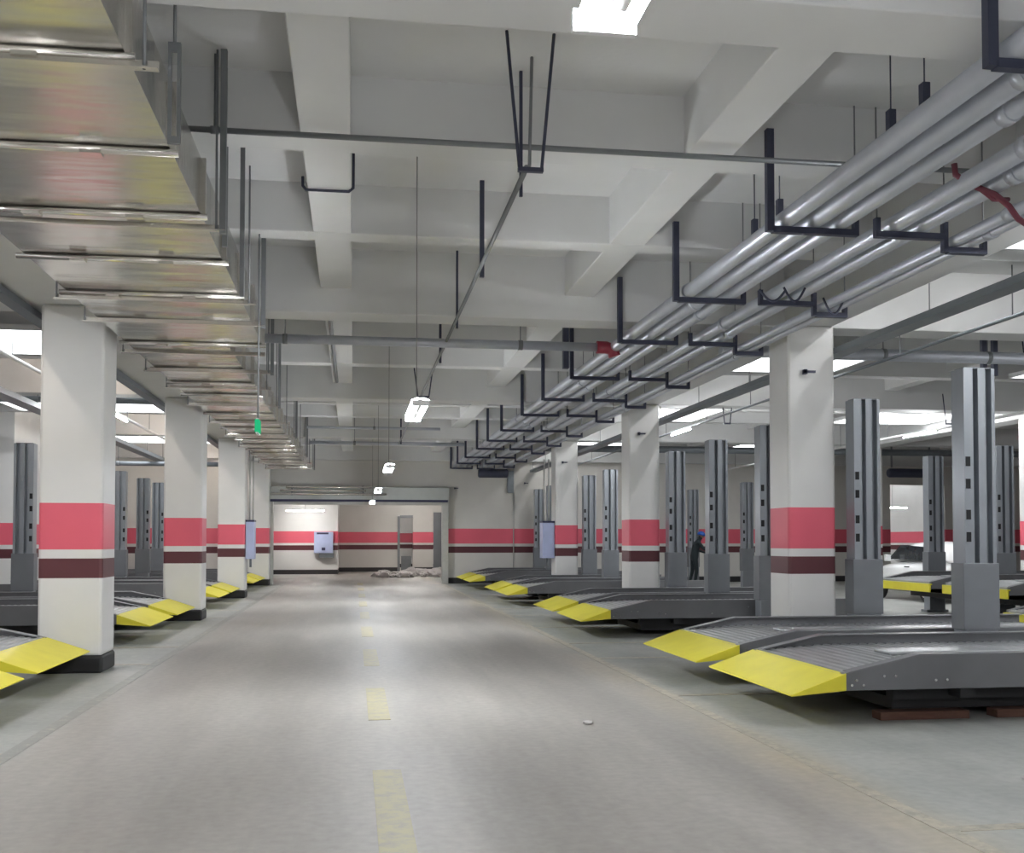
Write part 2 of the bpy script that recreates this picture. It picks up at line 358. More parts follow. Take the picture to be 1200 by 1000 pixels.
def far_platform():
    e = platform(1, 1.98)
    for c in list(e.children):
        if c.name.startswith('ramp'):
            me = c.data; bpy.data.objects.remove(c)
    MB().box(.40, .43, -1.0, 1.0, .225, .385).box(.43, .46, -1.0, 1.0, .36, .385).build('ramp', M['yellow'], e, bevel=.004)
    return e
def add_bolts(e, sx, W):
    rails = [c for c in e.children if c.name.startswith('side_rail')]
    for a in (-1, 1):
        for u, z in ((.52,.33),(.56,.37),(.80,.40),(.90,.40),(1.25,.36),(1.35,.36),(2.1,.36),(2.7,.45),(3.4,.36),(.62,.33)):
            MB().tube([(u*sx, a*(W/2-.002), z), (u*sx, a*(W/2+.012), z)], .011, 8).build('bolt', M['chrome'], rails[0 if a < 0 else 1])
def post(sx, H=3.29):
    e = bpy.data.objects.new('lift_post', None); COL.objects.link(e); e.empty_display_size = .1
    w, t = .175, .115
    # channel section: flange facing the lane, two grooves on the two broad faces
    def side(s):
        return [(-w,s*t),(-.07,s*t),(-.07,s*(t-.085)),(-.015,s*(t-.085)),(-.015,s*t),(.07,s*t),(.07,s*(t-.085)),(.135,s*(t-.085)),(.135,s*t),(w,s*t)]
    poly = side(-1) + side(1)[::-1]
    poly = [(p[0]*sx, p[1]) for p in poly]
    mast = MB().prism(poly, 'z', .05, H).build('mast', M['post'], e, bevel=.004)
    fx = -w*sx
    for zz in (2.32, 2.09, 1.77, 1.54):
        xc = -.135*sx
        MB().box(xc-.026, xc+.026, -t-.004, -t+.002, zz-.05, zz+.05).build('locking_slot', M['hole'], mast)
    sl = MB().box(-.20, .20, -.12, .12, .58, 1.27); sl.build('carriage', M['postdark'], e, bevel=.008)
    MB().box(-.17, .17, -.117, .117, .05, .58).build('lower_mast', M['postdark'], e, bevel=.006)
    MB().box(-.24, .24, -.12, .12, 0, .05).build('base_plate', M['postdark'], e)
    MB().box(-.15, .15, -.09, .09, H, H+.012).build('top_cap', M['postdark'], e)
    return e
def place(o, loc, label, cat, group, name=None):
    o.location = loc; tag(o, label, cat, group); return o
BAYS = [0, 8, 16, 24]
protoR = platform(1, 1.98); add_bolts(protoR, 1, 1.98)
protoL = platform(-1, 1.98); add_bolts(protoL, -1, 1.98)
pR = post(1); pL = post(-1)
used = {}
def inst(proto, key):
    if key in used: return copy_tree(proto)
    used[key] = 1; return proto
bayname = ['in the nearest bay', 'in the second bay', 'in the third bay', 'in the farthest bay']
for bi, dy in enumerate(BAYS):
    for side, proto, key, X, pX, pp, pk in (('right', protoR, 'R', 3.47, 6.4, pR, 'pR'), ('left', protoL, 'L', -2.93, -6.0, pL, 'pL')):
        for j, yc in enumerate((9.17, 11.58)):
            place(inst(proto, key), (X, yc+dy, 0), 'yellow-ramped grey lift platform, %s side, %s one %s' % (side, ('nearer', 'farther')[j], bayname[bi]), 'parking lift platform', 'lift platforms with yellow ramps')
        for j, yp in enumerate((7.9, 10.3, 12.75)):
            place(inst(pp, pk), (pX, yp+dy, 0), 'tall grey lift post, %s side, %s of three %s' % (side, ('first', 'middle', 'last')[j], bayname[bi]), 'lift post', 'lift posts along the lane')
# second row of lifts in the far right aisle
protoF = far_platform(); FN = [0]
for j, (X, yc, z, lb) in enumerate(((9.6, 14.35, .0, 'low lift platform with bright yellow edge at the right edge behind the tallest post'),
                           (10.38, 17.42, .30, 'raised lift platform with bright yellow edge, right of the gap in the far row'),
                           (10.38, 19.86, .30, 'raised lift platform with bright yellow edge beside the white car'),
                           (10.0, 11.9, .12, 'low lift platform of the far row beyond the right edge of the frame'))):
    o = place(protoF if j == 0 else copy_tree(protoF), (X, yc, z), lb, 'parking lift platform', 'lift platforms with yellow ramps')
for X, yp, lb in ((12.15, 18.63, 'pale grey lift post at the right edge, behind the tallest post'), (12.15, 21.05, 'pale grey lift post between the white car and the tallest post'),
                  (12.15, 15.9, 'lift post of the far row just beyond the right edge'), (11.95, 31.4, 'distant lift post right of the standing worker'), (11.8, 36.2, 'distant lift post behind the standing worker')):
    if X == 12.15:
        place(copy_tree(pR), (X, yp, 0), lb, 'lift post', 'lift posts in the far aisle')
    else:
        o = place(copy_tree(pR), (X, yp, 0), lb, 'lift post', 'lift posts in the far aisle')
# timber packing under the nearest platform
for i, (x, y, w_, lb) in enumerate(((4.75, 8.62, .8, 'reddish timber block lying under the nearest right lift platform'), (5.75, 8.62, .7, 'second timber block deeper under the nearest right lift platform'), (5.2, 10.80, .8, 'timber block under the platform beside the nearest right pillar'))):
    mb = MB().box(-w_/2, w_/2, -.08, .08, 0, .07)
    tag(mb.build('timber_block', M['timber'], loc=(x, y-.15, 0), bevel=.006), lb, 'timber block', 'timber packing under the lifts')
# flat light litter on the floor
for i, (x, y, lb) in enumerate(((3.35, 4.85, 'crumpled white scrap on the floor at the bottom edge near the right lane line'), (1.9, 8.6, 'tiny white paper scrap lying on the lane at right'), (4.2, 6.2, 'small pale scrap on the floor below the nearest right platform'))):
    bm = bmesh.new(); bmesh.ops.create_icosphere(bm, subdivisions=2, radius=.04)
    for v in bm.verts: v.co = Vector((v.co.x*random.uniform(.8,1.4), v.co.y*random.uniform(.8,1.3), max(0, v.co.z*random.uniform(.2,.6)+.012)))
    me = bpy.data.meshes.new('paper_scrap'); bm.to_mesh(me); bm.free(); me.materials.append(M['sack'])
    o = bpy.data.objects.new('paper_scrap', me); COL.objects.link(o); o.location = (x, y, 0.0); tag(o, lb, 'litter', 'scraps on the floor')

# ------------------------------------------------------------------ left duct
DB = 3.85
dt = empty('air_duct', (-1.9, 0, DB), 'large shiny galvanised air duct overhead on the left, nearest wide run', 'air duct')
MB().box(-.78, .80, -3, 13.1, 0, .40).build('duct_body', M['duct'], dt)
for k in range(13):
    yy = -2.4 + 1.28*k
    fg = MB().tube([(-.83, yy, -.025), (.85, yy, -.025)], .025, 10).box(.80, .835, yy-.018, yy+.018, -.035, .40).build('flange', M['bar'], dt)
    for xx in (-.35, .35):
        MB().box(xx-.06, xx+.06, yy-.045, yy+.045, -.062, -.04).build('flange_clip', M['bar'], fg)
d2o = empty('air_duct', (-2.03, 13.1, DB), 'narrower shiny galvanised air duct running on to the far end at left', 'air duct')
MB().box(-.65, .52, .01, 22.0, 0, .40).build('duct_body', M['duct'], d2o)
for k in range(17):
    yy = .5 + 1.28*k
    fg = MB().tube([(-.70, yy, -.025), (.57, yy, -.025)], .025, 10).box(.52, .555, yy-.018, yy+.018, -.035, .40).build('flange', M['bar'], d2o)
    MB().box(-.2, -.08, yy-.045, yy+.045, -.062, -.04).build('flange_clip', M['bar'], fg)
far = ['first','second','third','fourth','fifth','sixth','seventh','eighth','ninth','tenth','eleventh','twelfth','thirteenth','fourteenth','fifteenth','sixteenth']
def topz(y):
    for m_ in MAINY:
        if abs(y-m_) < .25: return MAIN
    for m_ in RIBY:
        if abs(y-m_) < .15: return RIB
    return SLAB
for i, yy in enumerate((3.3, 5.25, 7.95, 10.4, 11.45, 13.3, 14.7, 16.3, 18.35, 21.05, 23.7, 26.35, 29.05, 31.7, 34.3)):
    wide = yy < 13.2
    xr = -1.0 if wide else -1.3
    if yy in (13.3, 14.7): xr = -1.15
    x0 = -2.76
    e = empty('duct_hanger', ((x0+xr)/2, yy, DB-.09), 'shiny trapeze bar and rods carrying the left air duct, %s from the camera' % far[i], 'duct hanger', 'trapeze hangers of the left air duct')
    hw = (xr-x0)/2; tz = topz(yy) - (DB-.09)
    MB().prism([(-.025,0),(.025,0),(.025,.05),(.018,.05),(.018,.008),(-.025,.008)], 'x', -hw-.02, hw+.06).build('cross_bar', M['bar'], e)
    for s in (-1, 1):
        MB().tube([(s*(hw-.005), 0, 0), (s*(hw-.005), 0, tz)], .009, 8).build('rod', M['greybar'], e)
    if i % 2 == 0:
        MB().box(hw+.02, hw+.065, -.022, .022, -.02, tz).build('strut_channel', M['greybar'], e)
# flex of channel on duct's side (control box + struts seen against the side)
for i, (yy, z0, z1, lb) in enumerate(((6.2, 3.75, 5.1, 'grey strut of two close rods beside the near end of the duct'), (8.6, 3.82, 4.95, 'pair-like grey strut channel hanging beside the duct, left of the centre beam'), (9.9, 3.72, 5.1, 'second grey strut channel hanging beside the duct'))):
    mb = MB().box(-.02, .02, -.02, .02, z0-4, z1-4) if i else MB().tube([(0,0,.3),(0,0,1.1)], .01, 8).box(-.035,-.015,-.012,.012,-.22,.3).box(.015,.035,-.012,.012,-.22,.3).box(-.035,.035,-.014,.014,.28,.33).box(-.035,.035,-.014,.014,-.25,-.21)
    tag(mb.build('strut', M['greybar'], loc=(-1.02, yy, 4)), lb, 'strut', 'struts beside the left air duct')
# green exit sign on a thin rod
ex = empty('exit_sign', (-.96, 10.95, 2.62), 'small green lit sign hanging on a thin rod below the left duct', 'exit sign')
MB().tube([(0,0,.1),(0,0,SLAB-2.62)], .009, 8).build('rod', M['greybar'], ex)
MB().box(-.014, .014, -.12, .12, -.05, .1).build('casing', M['white'], ex, bevel=.004)
MB().box(.0145, .019, -.105, .105, -.04, .09).box(-.022, .022, -.126, -.121, -.04, .09).build('lit_face', M['green'], ex)

# ------------------------------------------------------------------ right pipe rack
pipeY0, pipeY1 = -4, YW-.02
pdefs = [(3.50, 4.14, .075, 'innermost thick pipe'), (3.74, 4.14, .075, 'second thick pipe'), (3.96, 4.125, .062, 'third pipe'),
         (4.44, 4.135, .072, 'fourth pipe'), (4.68, 4.13, .065, 'fifth pipe'), (4.97, 4.01, .048, 'sixth pipe'), (5.12, 4.005, .042, 'outermost thin pipe'),
         (3.62, 4.235, .03, 'conduit between the first two pipes'), (4.56, 4.23, .03, 'conduit on the middle pipes')]
for i, (x, z, r, nm) in enumerate(pdefs):
    mb = MB().tube([(0, pipeY0, 0), (0, pipeY1, 0)], r, 16)
    yy = -1.0 + i*.5
    e = empty('ceiling_pipe', (x, 0, z), 'galvanised %s of the right ceiling rack, counted from lane' % nm, 'pipe', 'long pipes of the right ceiling rack')
    mb.build('pipe', M['zinc'], e)
    if r > .04:
        while yy < 36:
            MB().tube([(0, yy, 0), (0, yy+.10, 0)], r+.012, 14).build('coupling', M['zinc'], e); yy += 5.9
HY = [5.17, 8.22, 10.78, 13.17, 16.22, 18.78, 21.17, 24.22, 26.78, 29.17, 32.22, 34.78, 37.15]
for i, yy in enumerate(HY):
    e = empty('pipe_hanger', (4.27, yy, 4.04), 'dark blue stepped trapeze hanger under the right pipes, %s from the camera' % far[i], 'pipe hanger', 'stepped trapeze hangers of the right pipe rack')
    b = .03; h = 4.86-4.04
    MB().box(-.93-b, -.93+b, -b, b, -.02, h).build('drop_channel', M['dark'], e)
    MB().box(-.91, -.17, -b, b, -.03, .022).box(-.21, -.17, -b, b, .022, .12).build('cross_bar', M['dark'], e)
    MB().box(-.02, .58, -b, b, -.03, .022).box(-.02, .02, -b, b, .022, .13).build('cross_bar', M['dark'], e)
    MB().box(.58, .62, -b, b, -.13, .12).box(.62, .97, -b, b, -.14, -.088).box(.93, .97, -b, b, -.088, .03).build('cross_bar', M['dark'], e)
    for xx in (-.19, 0, .60, .95):
        MB().tube([(xx, 0, .0), (xx, 0, SLAB-4.04)], .007, 6).build('threaded_rod', M['greybar'], e)
# small dark clips standing above the pipes along the lane side
for i, (yy, lb) in enumerate(((6.55, 'small dark strut stub above the pipes, nearest the camera'), (7.0, 'small dark strut stub above the pipes, second from the camera'), (9.0, 'small dark strut stub above the pipes by the second hanger'), (9.6, 'dark strut stub above the pipes, just past the second hanger'))):
    tag(MB().box(-.025, .025, -.03, .03, -.14, .0).tube([(0,0,-.01),(0,0,SLAB-4.55)], .006, 6).build('strut_stub', M['dark'], loc=(3.75, yy, 4.55)), lb, 'strut', 'strut stubs above the pipe rack')
# u-shaped hose loops hanging under the pipes
def loop(y, x0, x1, zt, sag, r, mat, lb, yb=None):
    pts = []
    for k in range(13):
        t = k/12; pts.append((x0+(x1-x0)*t, y + .5*t*0, zt - sag*math.sin(PI*t)))
    cx = (x0+x1)/2
    mb = MB().tube(pts, r, 8); center(mb, cx, y, zt)
    return tag(mb.build('hose_loop', M[mat], loc=(cx, y, zt)), lb, 'hose', 'hose loops around the ceiling pipes')
loop(10.3, 4.33, 4.56, 4.09, .14, .012, 'dark', 'dark strap loop under the pipes just before the nearest right pillar')
loop(10.25, 4.05, 4.33, 4.05, .12, .012, 'dark', 'dark strap loop on the lane side of the pipes near the nearest right pillar')
loop(10.4, 4.80, 5.03, 4.02, .17, .012, 'dark', 'dark strap loop on the outer pipe above the nearest right pillar')
h = MB().tube([(4.05,6.95,4.16),(4.06,6.95,4.08),(4.13,6.9,4.0),(4.22,6.9,3.97),(4.34,6.9,3.93),(4.45,6.9,3.85),(4.52,6.9,3.76),(4.62,6.9,3.70),(4.76,6.95,3.72)], .022, 10)
h.tube([(4.22,6.9,3.97),(4.34,6.92,3.90),(4.48,6.95,3.915)], .018, 8); h.v = [(a+.30, b+.25, c+.11) for a, b, c in h.v]; center(h, 4.7, 7.15, 4.01)
tag(h.build('red_hose', M['redhose'], loc=(4.7, 7.15, 4.01)), 'dark red looped hose strapped under the pipes at upper right', 'hose')
tag(center(MB().tube([(4.22,6.35,4.0),(4.24,6.35,3.94),(4.30,6.35,3.90),(4.40,6.35,3.9),(4.48,6.35,3.94)], .018, 8), 4.3, 6.35, 3.95).build('blue_strap', M['bluetape'], loc=(4.57,6.5,4.06)), 'blue strap around a pipe at the right edge', 'strap')

# ------------------------------------------------------------------ cross pipes and conduits
def pipe(pts, r, mat, name, lb, cat='pipe', group=None, base=None):
    c = Vector(pts[0]) if base is None else Vector(base)
    mb = MB().tube(pts, r, 14); center(mb, *c)
    return tag(mb.build(name, M[mat], loc=c), lb, cat, group)
def hpipe(x0, x1, y, z, r, mat, lb, hang=(), n='cross_pipe'):
    e = empty(n, (x0, y, z), lb, 'pipe', 'sprinkler pipes crossing the lane')
    MB().tube([(0,0,0),(x1-x0,0,0)], r, 14).build('pipe', M[mat], e)
    for hx in hang:
        MB().tube([(hx-x0,0,r-.01),(hx-x0,0,topz(y)-z)], .008, 6).build('rod', M['greybar'], e)
        MB().tube([(hx-x0-.03,0,0),(hx-x0+.03,0,0)], r+.008, 12).build('pipe_clamp', M['greybar'], e)
    return e
hpipe(-1.4, 5.2, 8.02, 4.53, .022, 'greybar', 'thin grey pipe crossing high over the lane, nearest the camera', (-1.03,))
p2 = hpipe(-1.25, 3.3, 14.1, 4.13, .06, 'zinc', 'thick grey sprinkler pipe crossing the lane to the red elbow', (-.9, 2.2))
hpipe(5.0, 24, 14.1, 4.13, .085, 'zinc', 'thick blue-grey pipe crossing the right bay behind the nearest pillar', (7.4, 9.0, 14))
hpipe(-1.2, 3.0, 29.2, 4.15, .05, 'zinc', 'grey pipe crossing far down the lane, lower of the two', (0,))
hpipe(-1.2, 2.2, 27.6, 4.4, .035, 'zinc', 'thinner grey pipe crossing far down the lane, upper of the two', (0.5,))
hpipe(5.4, 24, 29.95, 4.15, .10, 'tray', 'grey pipe crossing the right bay near the far end', (8, 12))
hpipe(-13, -3.9, 22.3, 4.32, .07, 'tray', 'grey pipe crossing the left bay behind the nearest left pillar', (-7, -5))
hpipe(-8.0, -3.9, 33.3, 3.82, .07, 'tray', 'grey pipe crossing the left bay close to the far wall', (-7, -5))
e = empty('red_elbow', (3.3, 14.1, 4.13), 'dark red elbow where the cross pipe meets the right pipes', 'pipe elbow')
MB().tube([(-.05,0,.0),(.08,0,.0),(.17,0,-.03),(.2,0,-.12)], .085, 14).build('bend', M['red'], e)
tag(MB().box(-.04,.04,-.04,.04,-.32,.42).build('hanging_strut', M['dark'], loc=(2.86, 14.3, 4.18)), 'short dark vertical strut hanging left of the red elbow', 'strut')
# along-lane conduit with V hangers
cd = empty('conduit', (1.2, 7.4, 4.15), 'grey conduit slanting away along the lane ceiling between V hangers', 'conduit')
MB().tube([(0,0,.0),(0,22,0)], .02, 10).build('conduit_pipe', M['greybar'], cd)
def vhang(x, y, z, top, lb, w0=.17, w1=.08, mat='dark', r=.012, grp='V-shaped ceiling hangers'):
    e = empty('v_hanger', (x, y, z), lb, 'hanger', grp)
    for s in (-1, 1): MB().tube([(s*w1,0,0),(s*w0,0,top-z)], r, 6).build('leg', M[mat], e)
    MB().box(-w1-.01, w1+.01, -.02, .02, -.03, 0).build('foot_bar', M[mat], e)
    return e
vhang(1.22, 7.35, 4.13, SLAB, 'large dark V-shaped hanger on the conduit, nearest the camera')
tag(MB().tube([(0,0,0),(.06,.25,.9)], .012, 6).build('brace_rod', M['greybar'], loc=(1.22, 7.4, 4.16)), 'slanted brace rod inside the nearest V hanger', 'rod')
vhang(1.22, 19.1, 4.1, RIB+.4, 'small dark V-shaped hanger above the second hanging lamp', .22, .1)
for i, (yy, r_) in enumerate(((7.98,.012),(10.5,.022),(13.1,.014),(15.7,.018),(23.6,.02),(29.1,.02))):
    tz = topz(yy)
    tag(MB().box(-r_, r_, -r_, r_, -.02, tz-4.15).build('drop_rod', M['dark'], loc=(1.25, yy, 4.15)), 'short dark drop rod holding the lane conduit, %s from the camera' % far[i], 'rod', 'drop rods of the lane conduit')
# conduit loop around the centre beam and the run along it
pipe([(-.46,9.45,4.70),(-.46,9.45,4.62),(-.43,9.45,4.585),(-.06,9.45,4.585),(-.02,9.45,4.62),(-.02,9.45,5.0)], .013, 'dark', 'conduit_loop', 'thin dark conduit bent under the centre ceiling beam', 'conduit')
pipe([(-.02,14.55,4.56),(-.28,14.55,4.56),(-.34,14.7,4.56),(-.34,20.7,4.56)], .03, 'greybar', 'conduit_run', 'grey conduit running along the underside of the centre beam', 'conduit')
# right bay trays and conduits
def longrun(x, z, y0, y1, w_, hh, mat, nm, lb, cat, round_=False):
    e = empty(nm, (x, y0, z), lb, cat)
    mb = MB()
    if round_: mb.tube([(0,0,0),(0,y1-y0,0)], w_, 10)
    else: mb.prism([(-w_/2,hh),(-w_/2,0),(w_/2,0),(w_/2,hh),(w_/2-.006,hh),(w_/2-.006,.006),(-w_/2+.006,.006),(-w_/2+.006,hh)], 'y', 0, y1-y0)
    mb.build('run', M[mat], e)
    for yy in [q for q in sorted(MAINY + RIBY) if y0 < q < y1]:
        MB().tube([(0,yy-y0,0.0 if round_ else .003),(0,yy-y0,topz(yy)-z)], .008, 6).build('rod', M['greybar'], e)
    return e
longrun(6.30, 3.94, -3, YW, .22, .08, 'tray', 'cable_tray', 'dark steel cable tray running along the right pillar line', 'cable tray')
longrun(7.3, 4.015, -3, YW, .022, 0, 'tray', 'conduit', 'thin grey conduit running under the right bay light panels', 'conduit', True)
longrun(12.9, 4.0, -3, YW, .03, 0, 'white', 'conduit', 'pale conduit under the far aisle light panel', 'conduit', True)
longrun(-4.95, 4.18, -3, 36, .03, 0, 'white', 'conduit', 'pale conduit slanting below the left bay light panels', 'conduit', True)
longrun(-6.0, 3.98, -3, 36, .30, .10, 'tray', 'cable_tray', 'wide grey cable tray in the left bay behind the pillars', 'cable tray')
longrun(-3.72, 4.09, -3, 36, .16, .08, 'tray', 'cable_tray', 'narrow grey cable tray just behind the left pillars', 'cable tray')
for x, yy, lb in ((7.75, 21.1, 'V hanger below the light panel, right of the second right pillar'), (10.55, 20.9, 'V hanger right of the nearest right pillar'), (12.4, 20.5, 'V hanger left of the tallest post'), (9.9, 14.1, 'thick V hanger on the pipe above the tallest post'), (8.2, 28.9, 'small V hanger in the right bay far back')):
    vhang(x, yy+.35, 3.98, MAIN+.3 if yy < 29 else MAIN, lb, .13, .06)
for x, z, lb in ((9.05, 0, 'dark thick pipe strut left over the tallest post'), (9.22, 0, 'dark thick pipe strut right over the tallest post')):
    tag(MB().box(-.035,.035,-.035,.035,-.25,.95).build('pipe_strut', M['dark'], loc=(x, 14.28, 4.15)), lb, 'strut', 'pipe struts over the tallest post')
# jet fans / dark hanging boxes
def fan(x, y, z, L_, lb):
    e = empty('jet_fan', (x, y, z), lb, 'fan')
    MB().tube([(-L_/2,0,0),(-L_/2+.04,0,0),(L_/2-.04,0,0),(L_/2,0,0)], [.12,.15,.15,.12], 20).build('casing', M['dark'], e)
    for q in (-L_/2+.1, L_/2-.15): MB().box(q, q+.05, -.02, .02, .18, topz(y)-z).build('bracket', M['greybar'], e)
fan(18.3, 33.1, 3.75, 1.6, 'dark jet fan hanging far back above the white car')
fan(8.1, 28.9, 3.72, .6, 'short dark fan unit hanging right of the second right pillar')
fan(4.6, 35.4, 3.76, 1.0, 'dark cylinder unit under the far end of the right pipes')
# column brackets
for i, (x, y, z, lb) in enumerate(((5.72, 12.98, 3.67, 'small dark bracket on the nearest right pillar'), (5.70, 20.98, 3.67, 'small dark bracket on the second right pillar'), (5.7, 28.98, 3.67, 'small dark bracket on the third right pillar'), (3.5, YW, 3.35, 'small dark bracket on the far wall right of the shutter'), (6.0, YW, 3.55, 'small dark bracket beside the wall speaker'))):
    tag(MB().box(-.02,.02,-.07,0,-.03,.03).box(-.02,.13,-.07,-.04,-.015,.015).build('wall_bracket', M['dark'], loc=(x, y, z)), lb, 'bracket', 'small brackets on pillars and wall')
# electrics
sp = empty('wall_speaker', (5.48, YW, 3.2), 'dark slim box on the far wall below the pipes', 'box')
MB().box(-.11,.11,-.16,0,0,.78).build('case', M['tray'], sp, bevel=.01)
MB().tube([(.12,-.03,-3.1),(.12,-.03,1.1)], .018, 8).build('conduit', M['greenbox'], sp)
def ebox(x, y, z0, z1, w_, d_, lb, sx):
    e = empty('switch_box', (x, y, z0), lb, 'electrical box', 'pale blue electrical boxes')
    x0, x1 = sorted((0, sx*w_))
    MB().box(x0, x1, -d_/2, d_/2, 0, z1-z0).build('cabinet', M['bluebox'], e, bevel=.01)
    MB().box(x0-.005, x1+.005, -d_/2-.01, d_/2, z1-z0, z1-z0+.05).build('lid', M['navy'], e)
    for k in (0,1): MB().tube([(sx*w_*(.35+.4*k), 0, z1-z0+.04), (sx*w_*(.35+.4*k), 0, 3.78-z0)], .022, 8).build('conduit', M['greenbox'], e)
    MB().tube([(sx*w_*.5, 0, 0), (sx*w_*.5, 0, -.22)], .03, 8).build('cable_gland', M['tray'], e)
ebox(5.49, 29.3, 1.02, 2.0, .33, .5, 'pale blue electrical box with conduits on the third right pillar', -1)
ebox(-2.82, 29.0, 1.02, 2.0, .22, .5, 'pale blue electrical box with conduits on the third left pillar', 1)
cbx = empty('control_cabinet', (-1.35, 48.66, .95), 'pale blue control cabinet on the white wall beyond the opening', 'cabinet')
MB().box(-.42,.42,-.25,0,0,.95).build('cabinet', M['bluebox'], cbx, bevel=.02)
MB().box(-.30,.22,-.27,-.25,.84,.92).build('dark_strip', M['navy'], cbx)
MB().box(-.08,.08,-.28,-.25,.12,.25).build('lock', M['navy'], cbx)
MB().box(-.2,.45,-.2,0,-.2,0).build('plinth', M['tray'], cbx)

# ------------------------------------------------------------------ lamps
def lamp(x, y, z, top, lb, mat='lamp', rot=0, L_=1.2, grp='hanging twin tube lamps over the lane', hood=True):
    e = empty('tube_lamp', (x, y, z), lb, 'lamp', grp, rot)
    for s in (-1, 1):
        MB().tube([(s*.055,-L_/2,0),(s*.055,L_/2,0)], .017, 10).build('tube', M[mat], e)
    MB().box(-.016,.016,-L_/2,L_/2,-.012,.04).box(-.075,.075,-L_/2-.02,-L_/2,-.022,.03).box(-.075,.075,L_/2,L_/2+.02,-.022,.03).build('housing', M['white'], e)
    if hood: MB().prism([(-.075,.034),(-.04,.05),(.04,.05),(.075,.034),(.075,.04),(.04,.058),(-.04,.058),(-.075,.04)], 'y', -L_/2, L_/2).build('reflector', M['white'], e)
    MB().tube([(0,0,.045),(0,0,top-z)], .005, 5).build('cord', M['wire'], e)
LN = ['at the top edge of the picture, nearest the camera', 'glowing in mid-lane, second from the camera', 'third from the camera', 'fourth from the camera, over the shutter box', 'farthest, just in front of the opening']
for i in range(5): lamp(.57, 1.78+8*i if i == 0 else 1.92+8*i, 2.7, SLAB, 'hanging tube lamp over the lane, '+LN[i], hood=(i > 0))
lamp(.6, -6.0, 2.7, SLAB, 'hanging white tube lamp over the lane behind the camera', hood=False)
lamp(.6, -2.2, 2.9, SLAB, 'added hanging white tube lamp over the lane just behind the camera', hood=False)  # extra unseen lamp, added to lift rib faces turned to the camera
lamp(21.0, 44.5, 4.5, 4.6, 'added tube lamp under the ceiling of the room far right, hidden by the lintel', 'baylamp', PI/2, 1.2, 'tube lamps of the rooms beyond')  # unseen lamp added to brighten the room past the right-hand opening
lamp(23.0, 52.5, 4.5, 4.6, 'second added tube lamp under the ceiling of the room far right, hidden', 'baylamp', PI/2, 1.2, 'tube lamps of the rooms beyond')  # another unseen one, added for the same dark room
lamp(2.5, 57.0, 3.4, 4.0, 'unseen added tube lamp in the passage behind the dark doorway', 'lampwarm', PI/2, 1.2, 'tube lamps of the rooms beyond')  # added out of view to light up the passage
for k, yy in enumerate((-4.6, 3.5, 11.45, 19.45, 27.45, 35.4)):  # unseen battens, added to light the pillars and slant shade across them
    for x, sd in ((7.02, 'right'), (-4.40, 'left')):
        e = empty('added_batten_lamp', (x, yy, SLAB-.065), 'added unseen batten lamp on the slab behind the %s pillar line beam, %s' % (sd, far[k]), 'lamp', 'added unseen batten lamps on the slab of the side bays')
        MB().tube([(0,-.3,0),(0,.3,0)], .016, 8).build('tube', M['batten' if sd == 'right' else 'battenwarm'], e)
        MB().box(-.03,.03,-.33,.33,.03,.065).box(-.02,.02,-.33,-.3,-.02,.03).box(-.02,.02,.3,.33,-.02,.03).build('housing', M['white'], e)
for x, nm_, ys_ in ((7.3, 'right bay', (-1.0, 7.4, 23.2)), (12.9, 'far aisle', (-1.0, 7.4, 22.9)), (-4.95, 'left bay', (-1.0, 7.4, 23.6))):
    for k, yy in enumerate(ys_):
        e = empty('bay_lamp', (x, yy, 3.955 if x > 0 else 4.12), 'thin bright tube lamp on the %s conduit, %s from the camera end' % (nm_, far[k]), 'lamp', 'single tube lamps on the bay conduits')
        MB().tube([(0,-.72,0),(0,.72,0)], .012, 8).build('tube', M['baylamp'], e)
        for s in (-1, 1): MB().box(-.02,.02,min(s*.72,s*.76),max(s*.72,s*.76),-.02,.045).build('holder', M['white'], e)
lamp(-2.1, 47.0, 2.8, 4.0, 'long glowing tube lamp beyond the opening at left', 'lampwarm', PI/2, 1.6, 'tube lamps of the rooms beyond')
lamp(2.5, 43.5, 3.5, 4.0, 'added ceiling tube lamp in the room beyond the opening, hidden by the shutter', 'lampwarm', PI/2, 1.6, 'tube lamps of the rooms beyond')  # unseen fill lamp, added to lighten the room past the shutter
lamp(3.0, 49.5, 3.6, 4.0, 'added tube lamp at the back of the room beyond the opening, out of sight', 'lampwarm', PI/2, 1.6, 'tube lamps of the rooms beyond')  # unseen fill lamp added for the darker wall on the right
lamp(21.85, 41.0, 2.85, 4.6, 'glowing tube lamp far back above the white car', 'lampwarm', PI/2, 1.2, 'tube lamps of the rooms beyond')

# ------------------------------------------------------------------ debris heap beyond the opening
hb = bmesh.new()
rnd = random.Random(7)
for k in range(46):
    t = rnd.random(); x = -1.7+3.5*t; yv = rnd.uniform(-1.6, 1.6)
    r = rnd.uniform(.12,.34)*(.6+.6*t)
    mt = Matrix.Translation((x, yv, r*.35)) @ Matrix.Rotation(rnd.uniform(0,3), 4, 'Z') @ Matrix.Diagonal((rnd.uniform(.9,1.9), rnd.uniform(.7,1.3), rnd.uniform(.45,.9), 1))
    res = bmesh.ops.create_icosphere(hb, subdivisions=2, radius=r, matrix=mt)
    for v in res['verts']:
        v.co += Vector((rnd.uniform(-.05,.05), rnd.uniform(-.05,.05), rnd.uniform(-.04,.05))); v.co.z = max(0, v.co.z)
me = bpy.data.meshes.new('rubble_heap'); hb.to_mesh(me); hb.free(); me.materials.append(M['sack'])
o = bpy.data.objects.new('rubble_heap', me); COL.objects.link(o); o.location = (2.45, 45.3, 0)
tag(o, 'low heap of crumpled pale sheeting and rubble on the floor beyond the opening', 'rubble', None, 'stuff')

